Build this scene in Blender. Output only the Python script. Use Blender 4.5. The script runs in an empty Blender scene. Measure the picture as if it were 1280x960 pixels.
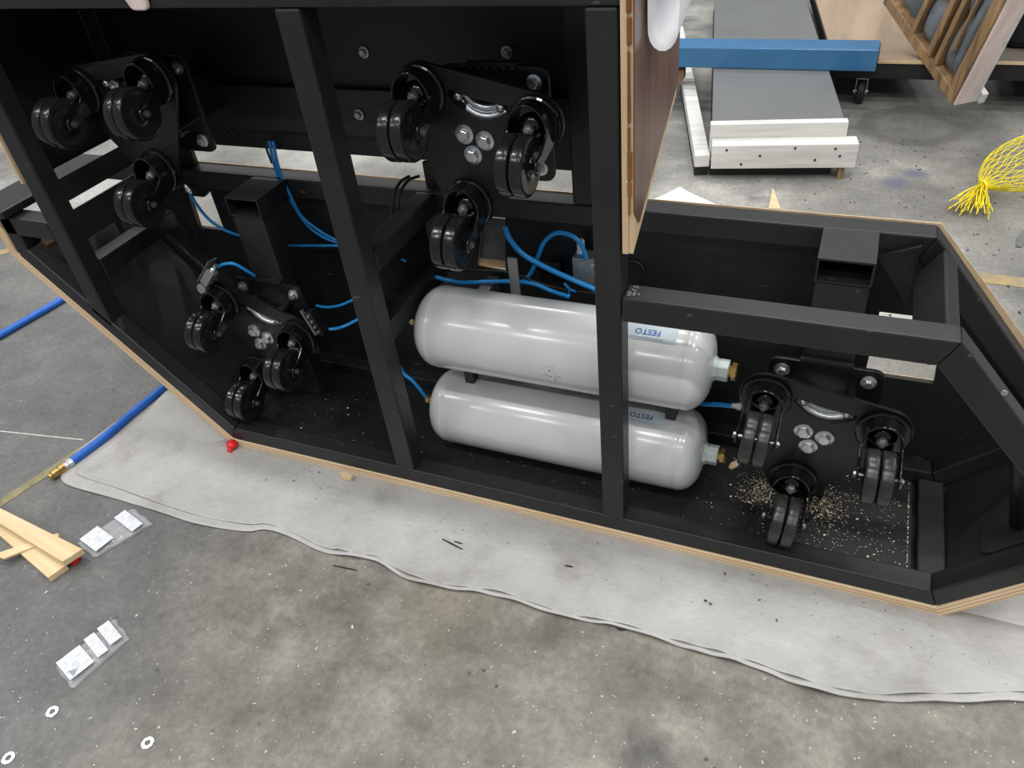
import bpy, bmesh, math, random
from math import sin, cos, pi, radians, sqrt, atan2
from mathutils import Vector, Matrix
random.seed(7)
scene = bpy.context.scene
col = scene.collection

# ------------------------------------------------------------------ camera
CX = ((0.92187, 0.374943, -0.09784), (0.165634, -0.609543, -0.775256), (-0.350315, 0.69848, -0.624023))
CP = Vector((1.469953, -1.13554, 1.429276))
FOC = 969.72
cam_d = bpy.data.cameras.new('camera'); cam = bpy.data.objects.new('camera', cam_d); col.objects.link(cam)
r_, d_, f_ = (Vector(v) for v in CX)
cam.matrix_world = Matrix(((r_.x, -d_.x, -f_.x, CP.x), (r_.y, -d_.y, -f_.y, CP.y), (r_.z, -d_.z, -f_.z, CP.z), (0, 0, 0, 1)))
cam_d.sensor_fit = 'HORIZONTAL'; cam_d.sensor_width = 36; cam_d.lens = FOC * 36 / 1280
cam_d.clip_start = .02
scene.camera = cam

# ------------------------------------------------------------------ world and warehouse lamps
w = bpy.data.worlds.new('hall'); scene.world = w; w.use_nodes = True
w.node_tree.nodes['Background'].inputs[0].default_value = (.80, .86, .95, 1)
w.node_tree.nodes['Background'].inputs[1].default_value = .27
def lamp(x, y, z, sx, sy, power, color=(1, .98, .95)):
    l = bpy.data.lights.new('ceiling_lamp', 'AREA'); l.shape = 'RECTANGLE'; l.size = sx; l.size_y = sy
    l.energy = power; l.color = color
    o = bpy.data.objects.new('ceiling_lamp', l); o.location = (x, y, z); col.objects.link(o)
for ly, lp in ((-5.6, 78), (-2.6, 88), (.4, 72), (3.4, 72), (6.4, 80)):
    for lx in (-5.6, -2.2, 1.2, 4.6, 8.0): lamp(lx, ly, 6.5, 1.5, .22, lp)
vs = scene.view_settings
vs.view_transform = 'Standard'; vs.look = 'None'; vs.gamma = 1; vs.use_curve_mapping = False; vs.exposure = 0.0

# ------------------------------------------------------------------ measuring: photo pixel -> point at a known depth or height
def ray(x, y):
    a, b = (x - 640) / FOC, (y - 480) / FOC
    return r_ * a + d_ * b + f_
def onY(x, y, Y):
    d = ray(x, y); return CP + d * ((Y - CP.y) / d.y)
def onZ(x, y, Z):
    d = ray(x, y); return CP + d * ((Z - CP.z) / d.z)

# ------------------------------------------------------------------ materials
MATS = {}
def nodes(name):
    m = bpy.data.materials.new(name); m.use_nodes = True
    nt = m.node_tree; b = nt.nodes['Principled BSDF']
    MATS[name] = m
    return m, nt, b
def N(nt, t, **kw):
    n = nt.nodes.new(t)
    for k, v in kw.items():
        if k.startswith('i_'): n.inputs[k[2:].replace('_', ' ')].default_value = v
        else: setattr(n, k, v)
    return n
def ramp(nt, fac, stops):
    r = nt.nodes.new('ShaderNodeValToRGB'); e = r.color_ramp.elements
    while len(e) < len(stops): e.new(.5)
    for el, (p, c) in zip(e, stops):
        el.position = p; el.color = (*c, 1) if len(c) == 3 else c
    nt.links.new(fac, r.inputs[0]); return r.outputs[0]
def mix(nt, fac, a, b, mode='MIX'):
    m = nt.nodes.new('ShaderNodeMix'); m.data_type = 'RGBA'; m.blend_type = mode
    for sock, v in ((m.inputs[0], fac), (m.inputs[6], a), (m.inputs[7], b)):
        if hasattr(v, 'links'): nt.links.new(v, sock)
        elif isinstance(v, (int, float)): sock.default_value = v
        else: sock.default_value = (*v, 1)
    return m.outputs[2]
def coords(nt, scale=(1, 1, 1), rot=(0, 0, 0), loc=(0, 0, 0)):
    tc = nt.nodes.new('ShaderNodeTexCoord'); mp = nt.nodes.new('ShaderNodeMapping')
    mp.inputs['Scale'].default_value = scale; mp.inputs['Rotation'].default_value = rot; mp.inputs['Location'].default_value = loc
    nt.links.new(tc.outputs['Object'], mp.inputs[0]); return mp.outputs[0]
def noise(nt, vec, scale, detail=4, rough=.55):
    n = N(nt, 'ShaderNodeTexNoise'); n.inputs['Scale'].default_value = scale; n.inputs['Detail'].default_value = detail; n.inputs['Roughness'].default_value = rough
    nt.links.new(vec, n.inputs['Vector']); return n.outputs[0]
def bump(nt, b, h, strength=.1, dist=.002):
    bp = nt.nodes.new('ShaderNodeBump'); bp.inputs['Strength'].default_value = strength; bp.inputs['Distance'].default_value = dist
    nt.links.new(h, bp.inputs['Height']); nt.links.new(bp.outputs[0], b.inputs['Normal'])
def simple(name, c, rough=.5, metal=0, var=.25, vscale=12, bmp=.05, coat=0, spec=.5):
    m, nt, b = nodes(name)
    v = coords(nt); n = noise(nt, v, vscale)
    lo = tuple(x * (1 - var) for x in c); hi = tuple(min(1, x * (1 + var)) for x in c)
    nt.links.new(ramp(nt, n, [(.3, lo), (.7, hi)]), b.inputs['Base Color'])
    b.inputs['Roughness'].default_value = rough; b.inputs['Metallic'].default_value = metal
    b.inputs['Coat Weight'].default_value = coat; b.inputs['Specular IOR Level'].default_value = spec
    if bmp: bump(nt, b, noise(nt, v, vscale * 12, 3), bmp, .001)
    return m
def paint_black(name, base, rough, scratch):
    m, nt, b = nodes(name)
    v = coords(nt); n = noise(nt, v, 5, 5)
    c = ramp(nt, n, [(.3, tuple(x * .75 for x in base)), (.7, tuple(x * 1.3 for x in base))])
    v2 = coords(nt, (8, 60, 22), (.5, .9, .4)); n2 = noise(nt, v2, 3.0, 2, .4)
    s = ramp(nt, n2, [(.73, (0, 0, 0)), (.76, (1, 1, 1))])
    n3 = noise(nt, v, 260, 2); s2 = ramp(nt, n3, [(.74, (0, 0, 0)), (.78, (1, 1, 1))])
    m1 = nt.nodes.new('ShaderNodeMath'); m1.operation = 'MAXIMUM'; nt.links.new(s, m1.inputs[0]); nt.links.new(s2, m1.inputs[1])
    m2 = nt.nodes.new('ShaderNodeMath'); m2.operation = 'MULTIPLY'; nt.links.new(m1.outputs[0], m2.inputs[0]); m2.inputs[1].default_value = scratch
    nt.links.new(mix(nt, m2.outputs[0], c, (.16, .16, .16)), b.inputs['Base Color'])
    rr = N(nt, 'ShaderNodeMapRange'); rr.inputs['To Min'].default_value = rough - .08; rr.inputs['To Max'].default_value = rough + .1
    nt.links.new(n, rr.inputs[0]); nt.links.new(rr.outputs[0], b.inputs['Roughness'])
    bump(nt, b, noise(nt, v, 180, 2), .06, .001)
    return m
paint_black('black_paint', (.0135, .0140, .0155), .42, .35)
paint_black('black_sheet', (.0085, .0090, .0105), .5, .30)
simple('black_gloss', (.006, .006, .0065), .16, 0, .2, 30, .03, .3)
simple('black_plate', (.0075, .008, .009), .34, 0, .2, 20, .03)
simple('wheel_dusty', (.026, .026, .026), .25, 0, .35, 60, .1)
simple('wheel_black', (.013, .013, .0135), .17, 0, .3, 40, .08)
simple('rubber_black', (.012, .012, .012), .5)
simple('zinc', (.62, .64, .66), .3, .9, .15, 90, .1)
simple('steel_dark', (.22, .225, .23), .32, .85, .2, 60, .1)
simple('zinc_dull', (.42, .43, .44), .42, .8, .2, 60, .15)
simple('steel_bright', (.72, .74, .76), .18, 1, .1, 40, .05)
simple('brass', (.72, .47, .16), .28, 1, .12, 60, .05)
simple('tank_boss', (.48, .54, .53), .3, 0, .06, 20, .02)
simple('tube_blue', (.015, .26, .66), .3, 0, .12, 20, 0)
simple('hose_blue', (.010, .115, .50), .42, 0, .15, 14, .05)
simple('red_plastic', (.75, .02, .025), .35, 0, .1, 20, 0)
simple('white_paper', (.80, .81, .83), .6, 0, .03, 8, .02)
simple('grey_board', (.150, .156, .156), .42, 0, .06, 3, .03)
simple('black_wood', (.012, .012, .013), .6)
simple('net_yellow', (.80, .66, .015), .45, 0, .15, 10, 0)
simple('valve_metal', (.36, .37, .38), .4, .7, .1, 50, .05)
simple('plastic_black', (.01, .01, .011), .35)
simple('pad_grey', (.155, .180, .200), .7, 0, .35, 9, .3)
simple('strip_metal', (.16, .17, .16), .5, .3)
simple('black_matte', (.008, .008, .010), .8)
simple('sawdust', (.66, .58, .42), .9, 0, .4, 200, 0)
simple('flake_white', (.50, .49, .46), .8, 0, .3, 90, 0)
simple('flake_dark', (.03, .028, .026), .8, 0, .3, 90, 0)
simple('ink_blue', (.02, .10, .33), .6, 0, .05, 20, 0)
simple('ink_navy', (.03, .035, .16), .6, 0, .05, 20, 0)
simple('ink_grey', (.30, .32, .38), .6, 0, .05, 20, 0)

def tank_mat(name, amount):
    m, nt, b = nodes(name)
    v = coords(nt); n = noise(nt, v, 3, 3)
    c = ramp(nt, n, [(.3, (.535, .558, .550)), (.7, (.590, .612, .602))])
    # scuff with a shape of its own on the front of the tank
    tc = nt.nodes.new('ShaderNodeTexCoord'); sub = nt.nodes.new('ShaderNodeVectorMath'); sub.operation = 'DISTANCE'
    nt.links.new(tc.outputs['Object'], sub.inputs[0]); sub.inputs[1].default_value = (.356, -.0952, -.010)
    near = ramp(nt, sub.outputs['Value'], [(.012, (1, 1, 1)), (.026, (0, 0, 0))])
    sp = ramp(nt, noise(nt, v, 160, 3), [(.55, (0, 0, 0)), (.60, (1, 1, 1))])
    mm = mix(nt, 1.0, near, sp, 'MULTIPLY')
    sep = nt.nodes.new('ShaderNodeSeparateColor'); nt.links.new(mm, sep.inputs[0])
    ka = nt.nodes.new('ShaderNodeMath'); ka.operation = 'MULTIPLY'; nt.links.new(sep.outputs[0], ka.inputs[0]); ka.inputs[1].default_value = amount
    nt.links.new(mix(nt, ka.outputs[0], c, (.09, .09, .09)), b.inputs['Base Color'])
    b.inputs['Roughness'].default_value = .22; b.inputs['Coat Weight'].default_value = .25; b.inputs['Coat Roughness'].default_value = .12
    bump(nt, b, noise(nt, coords(nt, (1, 1, 1)), 9, 2), .25, .002)
tank_mat('tank_grey', 1.0); tank_mat('tank_grey_clean', 0.0)

def wood(name, light, dark, grain_axis='X', bands=None, rough=.6, gs=1.0):
    """bands: plies stacked along local Z"""
    m, nt, b = nodes(name)
    sc = {'X': (1.2, 16, 16), 'Y': (16, 1.2, 16), 'Z': (16, 16, 1.2)}[grain_axis]
    v = coords(nt, tuple(s * gs for s in sc)); n = noise(nt, v, 2.2, 6, .6)
    c = ramp(nt, n, [(.3, dark), (.65, light)])
    if bands:
        vz = coords(nt); sep = nt.nodes.new('ShaderNodeSeparateXYZ'); nt.links.new(vz, sep.inputs[0])
        mu = nt.nodes.new('ShaderNodeMath'); mu.operation = 'MULTIPLY'; nt.links.new(sep.outputs[2], mu.inputs[0]); mu.inputs[1].default_value = bands
        sn = nt.nodes.new('ShaderNodeMath'); sn.operation = 'SINE'; nt.links.new(mu.outputs[0], sn.inputs[0])
        k = ramp(nt, sn.outputs[0], [(.35, (1, 1, 1)), (.75, (.66, .55, .44))])
        c = mix(nt, 1.0, c, k, 'MULTIPLY')
    nt.links.new(c, b.inputs['Base Color']); b.inputs['Roughness'].default_value = rough
    bump(nt, b, n, .15, .001)
    return m
wood('plywood', (.84, .66, .44), (.68, .49, .30), 'X', 2 * pi / .0085)
wood('plywood_light', (.72, .55, .35), (.55, .38, .22), 'Z')
wood('pine', (.78, .62, .38), (.62, .45, .25), 'X')
wood('brown_veneer', (.190, .105, .085), (.105, .056, .045), 'Z', None, .28)
wood('brown_wood', (.40, .25, .12), (.13, .085, .05), 'Z', None, .55)
wood('deck_wood', (.36, .275, .19), (.22, .165, .115), 'Y', None, .7, .25)
wood('deck_shaded', (.13, .11, .09), (.07, .06, .05), 'Y', None, .7, .25)  # brown deck with the shade it lies in put into the colour
wood('white_timber', (.70, .70, .67), (.50, .50, .48), 'X', None, .55)
wood('pink_timber', (.80, .68, .65), (.62, .50, .46), 'Z', None, .55)
wood('glue_brown', (.36, .15, .03), (.10, .03, .008), 'Z', None, .25)

def floor_mat():
    m, nt, b = nodes('concrete')
    v = coords(nt)
    n1 = noise(nt, v, 1.3, 6, .6); n2 = noise(nt, v, 7, 6, .65); n3 = noise(nt, v, 60, 4, .7)
    grey = ramp(nt, n2, [(.30, (.100, .100, .101)), (.50, (.125, .125, .124)), (.72, (.165, .162, .155))])
    tan = ramp(nt, n2, [(.30, (.108, .100, .085)), (.50, (.185, .172, .147)), (.68, (.275, .257, .222))])
    sep = nt.nodes.new('ShaderNodeSeparateXYZ'); nt.links.new(v, sep.inputs[0])
    # worn tan area starts right of x = 0.75, painted grey on the left
    ad = nt.nodes.new('ShaderNodeMath'); ad.operation = 'MULTIPLY_ADD'; nt.links.new(n1, ad.inputs[0]); ad.inputs[1].default_value = .9
    nt.links.new(sep.outputs[0], ad.inputs[2])
    msk = ramp(nt, ad.outputs[0], [(.60, (0, 0, 0)), (.92, (1, 1, 1))])
    s0 = nt.nodes.new('ShaderNodeSeparateColor'); nt.links.new(msk, s0.inputs[0])
    c = mix(nt, s0.outputs[0], grey, tan)
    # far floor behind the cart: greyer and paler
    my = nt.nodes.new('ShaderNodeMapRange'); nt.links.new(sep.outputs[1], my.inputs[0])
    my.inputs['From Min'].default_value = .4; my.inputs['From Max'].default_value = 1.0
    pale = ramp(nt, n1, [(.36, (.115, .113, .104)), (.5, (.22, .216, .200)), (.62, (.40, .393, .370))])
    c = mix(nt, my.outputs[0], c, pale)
    # dark oily stains
    st = ramp(nt, noise(nt, coords(nt, loc=(3.3, 1.7, 0)), 2.1, 5, .6), [(.62, (0, 0, 0)), (.75, (1, 1, 1))])
    s1 = nt.nodes.new('ShaderNodeSeparateColor'); nt.links.new(st, s1.inputs[0])
    k1 = nt.nodes.new('ShaderNodeMath'); k1.operation = 'MULTIPLY'; nt.links.new(s1.outputs[0], k1.inputs[0]); k1.inputs[1].default_value = .65
    c = mix(nt, k1.outputs[0], c, (.062, .062, .066))
    # stains with outlines of their own: a tyre ring, blue paint marks, two oil patches
    wob = noise(nt, v, 14, 4, .6)
    def blot(c, px, py, r0, r1, colr, amt, ring=False):
        pt = onZ(px, py, 0); dn = nt.nodes.new('ShaderNodeVectorMath'); dn.operation = 'DISTANCE'
        nt.links.new(v, dn.inputs[0]); dn.inputs[1].default_value = pt
        dw = nt.nodes.new('ShaderNodeMath'); dw.operation = 'MULTIPLY_ADD'; nt.links.new(wob, dw.inputs[0]); dw.inputs[1].default_value = (r1 - r0) * 1.6; nt.links.new(dn.outputs['Value'], dw.inputs[2])
        off = (r1 - r0) * .8
        st_ = [(0, (0, 0, 0)), (r0 + off, (1, 1, 1)), (r1 + off, (1, 1, 1)), (r1 + off + .04, (0, 0, 0))] if ring else [(r0 + off, (1, 1, 1)), (r1 + off, (0, 0, 0))]
        if ring: st_[0] = (max(0, r0 + off - .04), (0, 0, 0))
        k = ramp(nt, dw.outputs[0], st_); sc_ = nt.nodes.new('ShaderNodeSeparateColor'); nt.links.new(k, sc_.inputs[0])
        ml = nt.nodes.new('ShaderNodeMath'); ml.operation = 'MULTIPLY'; nt.links.new(sc_.outputs[0], ml.inputs[0]); ml.inputs[1].default_value = amt
        return mix(nt, ml.outputs[0], c, colr)
    c = blot(c, 1140, 157, .17, .21, (.07, .068, .064), .55, True)
    c = blot(c, 1120, 229, .02, .07, (.05, .06, .16), .55)
    c = blot(c, 1145, 217, .015, .06, (.05, .06, .16), .55)
    c = blot(c, 800, 940, .02, .075, (.05, .05, .055), .8)
    c = blot(c, 690, 795, .01, .06, (.06, .06, .06), .6)
    c = blot(c, 1010, 690, .01, .05, (.06, .06, .06), .4)
    c = blot(c, 340, 790, .01, .05, (.07, .072, .076), .5)
    c = blot(c, 560, 760, .03, .16, (.22, .20, .15), .45)
    c = blot(c, 700, 880, .05, .20, (.25, .235, .20), .4)
    # small dark drips
    vo = N(nt, 'ShaderNodeTexVoronoi'); vo.inputs['Scale'].default_value = 26; nt.links.new(v, vo.inputs['Vector'])
    dr = ramp(nt, vo.outputs['Distance'], [(.07, (1, 1, 1)), (.13, (0, 0, 0))])
    sel = ramp(nt, noise(nt, v, 4, 2), [(.55, (0, 0, 0)), (.6, (1, 1, 1))])
    dd = mix(nt, 1.0, dr, sel, 'MULTIPLY'); s2 = nt.nodes.new('ShaderNodeSeparateColor'); nt.links.new(dd, s2.inputs[0])
    c = mix(nt, s2.outputs[0], c, (.055, .052, .048))
    # pale paint specks
    vp = N(nt, 'ShaderNodeTexVoronoi'); vp.inputs['Scale'].default_value = 75; nt.links.new(coords(nt, (1, 1.6, 1)), vp.inputs['Vector'])
    sp = ramp(nt, vp.outputs['Distance'], [(.06, (1, 1, 1)), (.12, (0, 0, 0))])
    sl2 = ramp(nt, noise(nt, v, 5.5, 3), [(.50, (0, 0, 0)), (.6, (1, 1, 1))])
    pp = mix(nt, 1.0, sp, sl2, 'MULTIPLY'); s3 = nt.nodes.new('ShaderNodeSeparateColor'); nt.links.new(pp, s3.inputs[0])
    c = mix(nt, s3.outputs[0], c, (.34, .34, .325))
    fine = ramp(nt, n3, [(.25, (.72, .72, .72)), (.75, (1.25, 1.25, 1.25))])
    c = mix(nt, 1.0, c, fine, 'MULTIPLY')
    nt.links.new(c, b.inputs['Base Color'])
    rr = N(nt, 'ShaderNodeMapRange'); rr.inputs['To Min'].default_value = .38; rr.inputs['To Max'].default_value = .68
    nt.links.new(n2, rr.inputs[0]); nt.links.new(rr.outputs[0], b.inputs['Roughness'])
    bump(nt, b, n3, .12, .002)
floor_mat()
def foam_mat():
    m, nt, b = nodes('foam_sheet')
    v = coords(nt); n = noise(nt, v, 4.5, 6, .62); n2 = noise(nt, coords(nt, (1, 3, 1)), 60, 3)
    c = ramp(nt, n, [(.28, (.285, .274, .253)), (.46, (.395, .39, .378)), (.7, (.465, .465, .46))])
    c = mix(nt, 1.0, c, ramp(nt, n2, [(.2, (.88, .88, .88)), (.8, (1.08, 1.08, 1.08))]), 'MULTIPLY')
    d = ramp(nt, noise(nt, v, 34, 3, .7), [(.70, (0, 0, 0)), (.76, (1, 1, 1))])
    s = nt.nodes.new('ShaderNodeSeparateColor'); nt.links.new(d, s.inputs[0])
    k = nt.nodes.new('ShaderNodeMath'); k.operation = 'MULTIPLY'; nt.links.new(s.outputs[0], k.inputs[0]); k.inputs[1].default_value = .35
    nt.links.new(mix(nt, k.outputs[0], c, (.25, .24, .22)), b.inputs['Base Color']); b.inputs['Roughness'].default_value = .5
    b.inputs['Subsurface Weight'].default_value = 0
    bump(nt, b, n2, .25, .001)
foam_mat()
def plastic_mat():
    m, nt, b = nodes('clear_film')
    b.inputs['Base Color'].default_value = (.80, .82, .84, 1); b.inputs['Roughness'].default_value = .12
    b.inputs['Alpha'].default_value = .22; b.inputs['Specular IOR Level'].default_value = .8
    bump(nt, b, noise(nt, coords(nt), 60, 3), .5, .003)
plastic_mat()
def tape_mat(name, c1, c2):
    m, nt, b = nodes(name)
    v = coords(nt)
    nt.links.new(ramp(nt, noise(nt, v, 22, 5, .7), [(.35, c1), (.6, c2)]), b.inputs['Base Color'])
    b.inputs['Roughness'].default_value = .6
tape_mat('tape_olive', (.16, .145, .075), (.27, .24, .125))
tape_mat('tape_orange', (.22, .20, .15), (.36, .26, .12))
def scribble_mat():
    m, nt, b = nodes('printed_label')
    v = coords(nt, (1, 1, 1)); wv = N(nt, 'ShaderNodeTexWave'); wv.inputs['Scale'].default_value = 95; wv.inputs['Distortion'].default_value = 0
    wv.bands_direction = 'Y'; nt.links.new(v, wv.inputs['Vector'])
    l = ramp(nt, wv.outputs[1], [(.6, (0, 0, 0)), (.8, (1, 1, 1))])
    g = ramp(nt, noise(nt, coords(nt, (260, 60, 1)), 1, 2), [(.48, (0, 0, 0)), (.55, (1, 1, 1))])
    mm = mix(nt, 1.0, l, g, 'MULTIPLY'); s = nt.nodes.new('ShaderNodeSeparateColor'); nt.links.new(mm, s.inputs[0])
    k = nt.nodes.new('ShaderNodeMath'); k.operation = 'MULTIPLY'; nt.links.new(s.outputs[0], k.inputs[0]); k.inputs[1].default_value = .7
    nt.links.new(mix(nt, k.outputs[0], (.72, .75, .80), (.14, .17, .26)), b.inputs['Base Color'])
scribble_mat()

# ------------------------------------------------------------------ geometry helpers
class MB:
    def __init__(s): s.v = []; s.f = []
    def add(s, vs, fs):
        o = len(s.v); s.v += [tuple(p) for p in vs]; s.f += [tuple(i + o for i in f) for f in fs]; return s
    def box(s, a, b):
        x0, y0, z0 = a; x1, y1, z1 = b
        return s.add([(x0, y0, z0), (x1, y0, z0), (x1, y1, z0), (x0, y1, z0), (x0, y0, z1), (x1, y0, z1), (x1, y1, z1), (x0, y1, z1)],
                     [(0, 3, 2, 1), (4, 5, 6, 7), (0, 1, 5, 4), (1, 2, 6, 5), (2, 3, 7, 6), (3, 0, 4, 7)])
    def prism(s, poly, d0, d1, axis='Y'):
        n = len(poly)
        def P(p, d): return {'Y': (p[0], d, p[1]), 'Z': (p[0], p[1], d), 'X': (d, p[0], p[1])}[axis]
        return s.add([P(p, d0) for p in poly] + [P(p, d1) for p in poly],
                     [tuple(range(n)), tuple(range(2 * n - 1, n - 1, -1))] + [(i, (i + 1) % n, n + (i + 1) % n, n + i) for i in range(n)])
    def tube(s, pts, r, seg=8, caps=True, r2=None):
        pts = [Vector(p) for p in pts]; n = len(pts); rings = []
        t0 = (pts[1] - pts[0]).normalized()
        up = Vector((0, 0, 1)) if abs(t0.z) < .9 else Vector((1, 0, 0))
        nrm = (up - t0 * up.dot(t0)).normalized()
        for i, p in enumerate(pts):
            t = (pts[min(i + 1, n - 1)] - pts[max(i - 1, 0)]).normalized()
            nrm = (nrm - t * nrm.dot(t)).normalized(); bi = t.cross(nrm)
            rr = r if r2 is None else r + (r2 - r) * i / (n - 1)
            rings.append([p + nrm * cos(2 * pi * k / seg) * rr + bi * sin(2 * pi * k / seg) * rr for k in range(seg)])
        vs = [q for rg in rings for q in rg]
        fs = [(i * seg + k, i * seg + (k + 1) % seg, (i + 1) * seg + (k + 1) % seg, (i + 1) * seg + k) for i in range(n - 1) for k in range(seg)]
        if caps: fs += [tuple(range(seg - 1, -1, -1)), tuple(range((n - 1) * seg, n * seg))]
        return s.add(vs, fs)
    def lathe(s, prof, seg=24, axis='Y', o=(0, 0, 0)):
        """prof: (radius, offset along axis)"""
        n = len(prof); vs = []
        for r, h in prof:
            for k in range(seg):
                a = 2 * pi * k / seg; c, d = r * cos(a), r * sin(a)
                p = {'X': (h, c, d), 'Y': (c, h, d), 'Z': (c, d, h)}[axis]
                vs.append((p[0] + o[0], p[1] + o[1], p[2] + o[2]))
        fs = [(i * seg + k, i * seg + (k + 1) % seg, (i + 1) * seg + (k + 1) % seg, (i + 1) * seg + k) for i in range(n - 1) for k in range(seg)]
        closed = prof[0] == prof[-1]
        if prof[0][0] > 1e-6 and not closed: fs.append(tuple(range(seg)))
        if prof[-1][0] > 1e-6 and not closed: fs.append(tuple(range((n - 1) * seg, n * seg)))
        return s.add(vs, fs)
    def mesh(s, name, smooth=False):
        me = bpy.data.meshes.new(name); me.from_pydata(s.v, [], s.f); me.validate()
        bm = bmesh.new(); bm.from_mesh(me); bmesh.ops.remove_doubles(bm, verts=bm.verts, dist=1e-6)
        bmesh.ops.recalc_face_normals(bm, faces=bm.faces); bm.to_mesh(me); bm.free()
        if smooth:
            for p in me.polygons: p.use_smooth = True
        return me
def wm(o):
    m = o.matrix_basis.copy()
    if o.parent: m = wm(o.parent) @ o.matrix_parent_inverse @ m
    return m
def parent(o, p):
    if p is not None:
        o.parent = p; o.matrix_parent_inverse = wm(p).inverted()
    return o
def link(name, me, mat, par=None, bev=0, mw=None, smooth_angle=None):
    o = bpy.data.objects.new(name, me); col.objects.link(o)
    if mat and not me.materials: me.materials.append(MATS[mat])
    if mw is not None: o.matrix_basis = mw
    parent(o, par)
    if bev:
        b = o.modifiers.new('bevel', 'BEVEL'); b.width = bev; b.segments = 2; b.limit_method = 'ANGLE'; b.angle_limit = radians(40)
    return o
def make(name, mb, mat, par=None, bev=0, smooth=False, mw=None):
    return link(name, mb.mesh(name, smooth), mat, par, bev, mw)
def tag(o, label, cat, group=None, kind=None):
    o['label'] = label; o['category'] = cat
    if group: o['group'] = group
    if kind: o['kind'] = kind
    return o
def empty(name, loc, label, cat, group=None, rot=None):
    o = bpy.data.objects.new(name, None); o.empty_display_size = .05; col.objects.link(o); o.location = loc
    if rot: o.rotation_euler = rot
    return tag(o, label, cat, group)
def frame(a, b, up=(0, 0, 1)):
    """matrix with local X from a to b, local Z as near up as possible"""
    a, b, up = Vector(a), Vector(b), Vector(up)
    x = (b - a).normalized(); y = up.cross(x).normalized(); z = x.cross(y)
    return Matrix(((x.x, y.x, z.x, a.x), (x.y, y.y, z.y, a.y), (x.z, y.z, z.z, a.z), (0, 0, 0, 1))), (b - a).length
def beam(name, a, b, wdt, h, mat, par=None, bev=.004, up=(0, 0, 1)):
    m, L = frame(a, b, up)
    return make(name, MB().box((0, -wdt / 2, -h / 2), (L, wdt / 2, h / 2)), mat, par, bev, False, m)
def spline(pts, n=8):
    pts = [Vector(p) for p in pts]; out = []
    P = [pts[0] * 2 - pts[1]] + pts + [pts[-1] * 2 - pts[-2]]
    for i in range(1, len(P) - 2):
        for k in range(n):
            t = k / n
            out.append(.5 * (2 * P[i] + (P[i + 1] - P[i - 1]) * t + (2 * P[i - 1] - 5 * P[i] + 4 * P[i + 1] - P[i + 2]) * t * t + (3 * P[i] - P[i - 1] - 3 * P[i + 1] + P[i + 2]) * t ** 3))
    out.append(pts[-1]); return out
def hexhead(mb, o, r, h, axis, sgn=-1, flange=True):
    """flange bolt head standing off point o along axis*sgn"""
    if flange: mb.lathe([(0, 0), (r * 1.55, 0), (r * 1.5, sgn * h * .22), (r * 1.05, sgn * h * .34), (0, sgn * h * .34)], 16, axis, o)
    mb.lathe([(0, sgn * h * .2), (r, sgn * h * .2), (r, sgn * h * .9), (r * .82, sgn * h), (0, sgn * h)], 6, axis, o)
    return mb
def fill_holes(outer, holes, d0, d1):
    """plate in XZ with holes, from y=d0 to y=d1"""
    bm = bmesh.new(); loops = []
    for lp in [outer] + holes:
        vs = [bm.verts.new((p[0], d0, p[1])) for p in lp]; es = [bm.edges.new((vs[i], vs[(i + 1) % len(vs)])) for i in range(len(vs))]
        loops.append(vs)
    bmesh.ops.triangle_fill(bm, use_beauty=True, use_dissolve=False, edges=bm.edges[:])
    faces = bm.faces[:]
    r = bmesh.ops.extrude_face_region(bm, geom=faces)
    bmesh.ops.translate(bm, verts=[g for g in r['geom'] if isinstance(g, bmesh.types.BMVert)], vec=(0, d1 - d0, 0))
    bmesh.ops.recalc_face_normals(bm, faces=bm.faces)
    me = bpy.data.meshes.new('plate'); bm.to_mesh(me); bm.free(); return me
def rounded(poly, r, n=5):
    out = []; m = len(poly)
    for i in range(m):
        p0, p, p1 = Vector(poly[i - 1]), Vector(poly[i]), Vector(poly[(i + 1) % m])
        a, b = (p0 - p).normalized(), (p1 - p).normalized()
        for k in range(n + 1):
            t = k / n; s = p + a * r * (1 - t) ** 2 + b * r * t * t
            out.append((s.x, s.y))
    return out

# ------------------------------------------------------------------ floor
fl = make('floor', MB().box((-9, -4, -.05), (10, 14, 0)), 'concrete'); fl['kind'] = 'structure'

# ------------------------------------------------------------------ steel cart chassis, tipped on its side
T = .05; D0 = .333; D1 = .385
cart = empty('steel_cart_chassis', (.9, .2, 0), 'large black steel cart chassis tipped on its side on the foam sheet', 'chassis')
def cp(name, mb, mat='black_paint', bev=.004): return make(name, mb, mat, cart, bev)
PL = .026                                               # plywood skin
k45 = .41
# near lower perimeter, mitred
cp('bottom_rail', MB().prism([(0.011, PL), (1.784, PL), (1.766, .068), (.029, .068)], 0, T))
cp('chamfer_rail', MB().prism([(.011, PL), (.029, .068), (-.445, .580), (-.480, .554)], 0, T))
cp('chamfer_rail', MB().prism([(1.784, PL), (1.766, .068), (1.940, .252), (1.972, .222)], 0, T))
cp('end_rail', MB().prism([(-.480, .558), (-.435, .575), (-.435, .664), (-.480, .664)], 0, T))
cp('end_rail', MB().prism([(1.972, .222), (1.940, .252), (1.940, .285), (1.972, .30)], 0, T))
cp('side_rail', MB().prism([(1.139, .612), (1.139, .664), (1.681, .664), (1.656, .612)], 0, T))
cp('chamfer_rail', MB().prism([(1.681, .664), (1.972, .322), (1.940, .285), (1.656, .612)], 0, T))
cp('side_rail', MB().prism([(-.480, .614), (-.480, .664), (-.306, .664), (-.306, .614)], 0, T))
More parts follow.
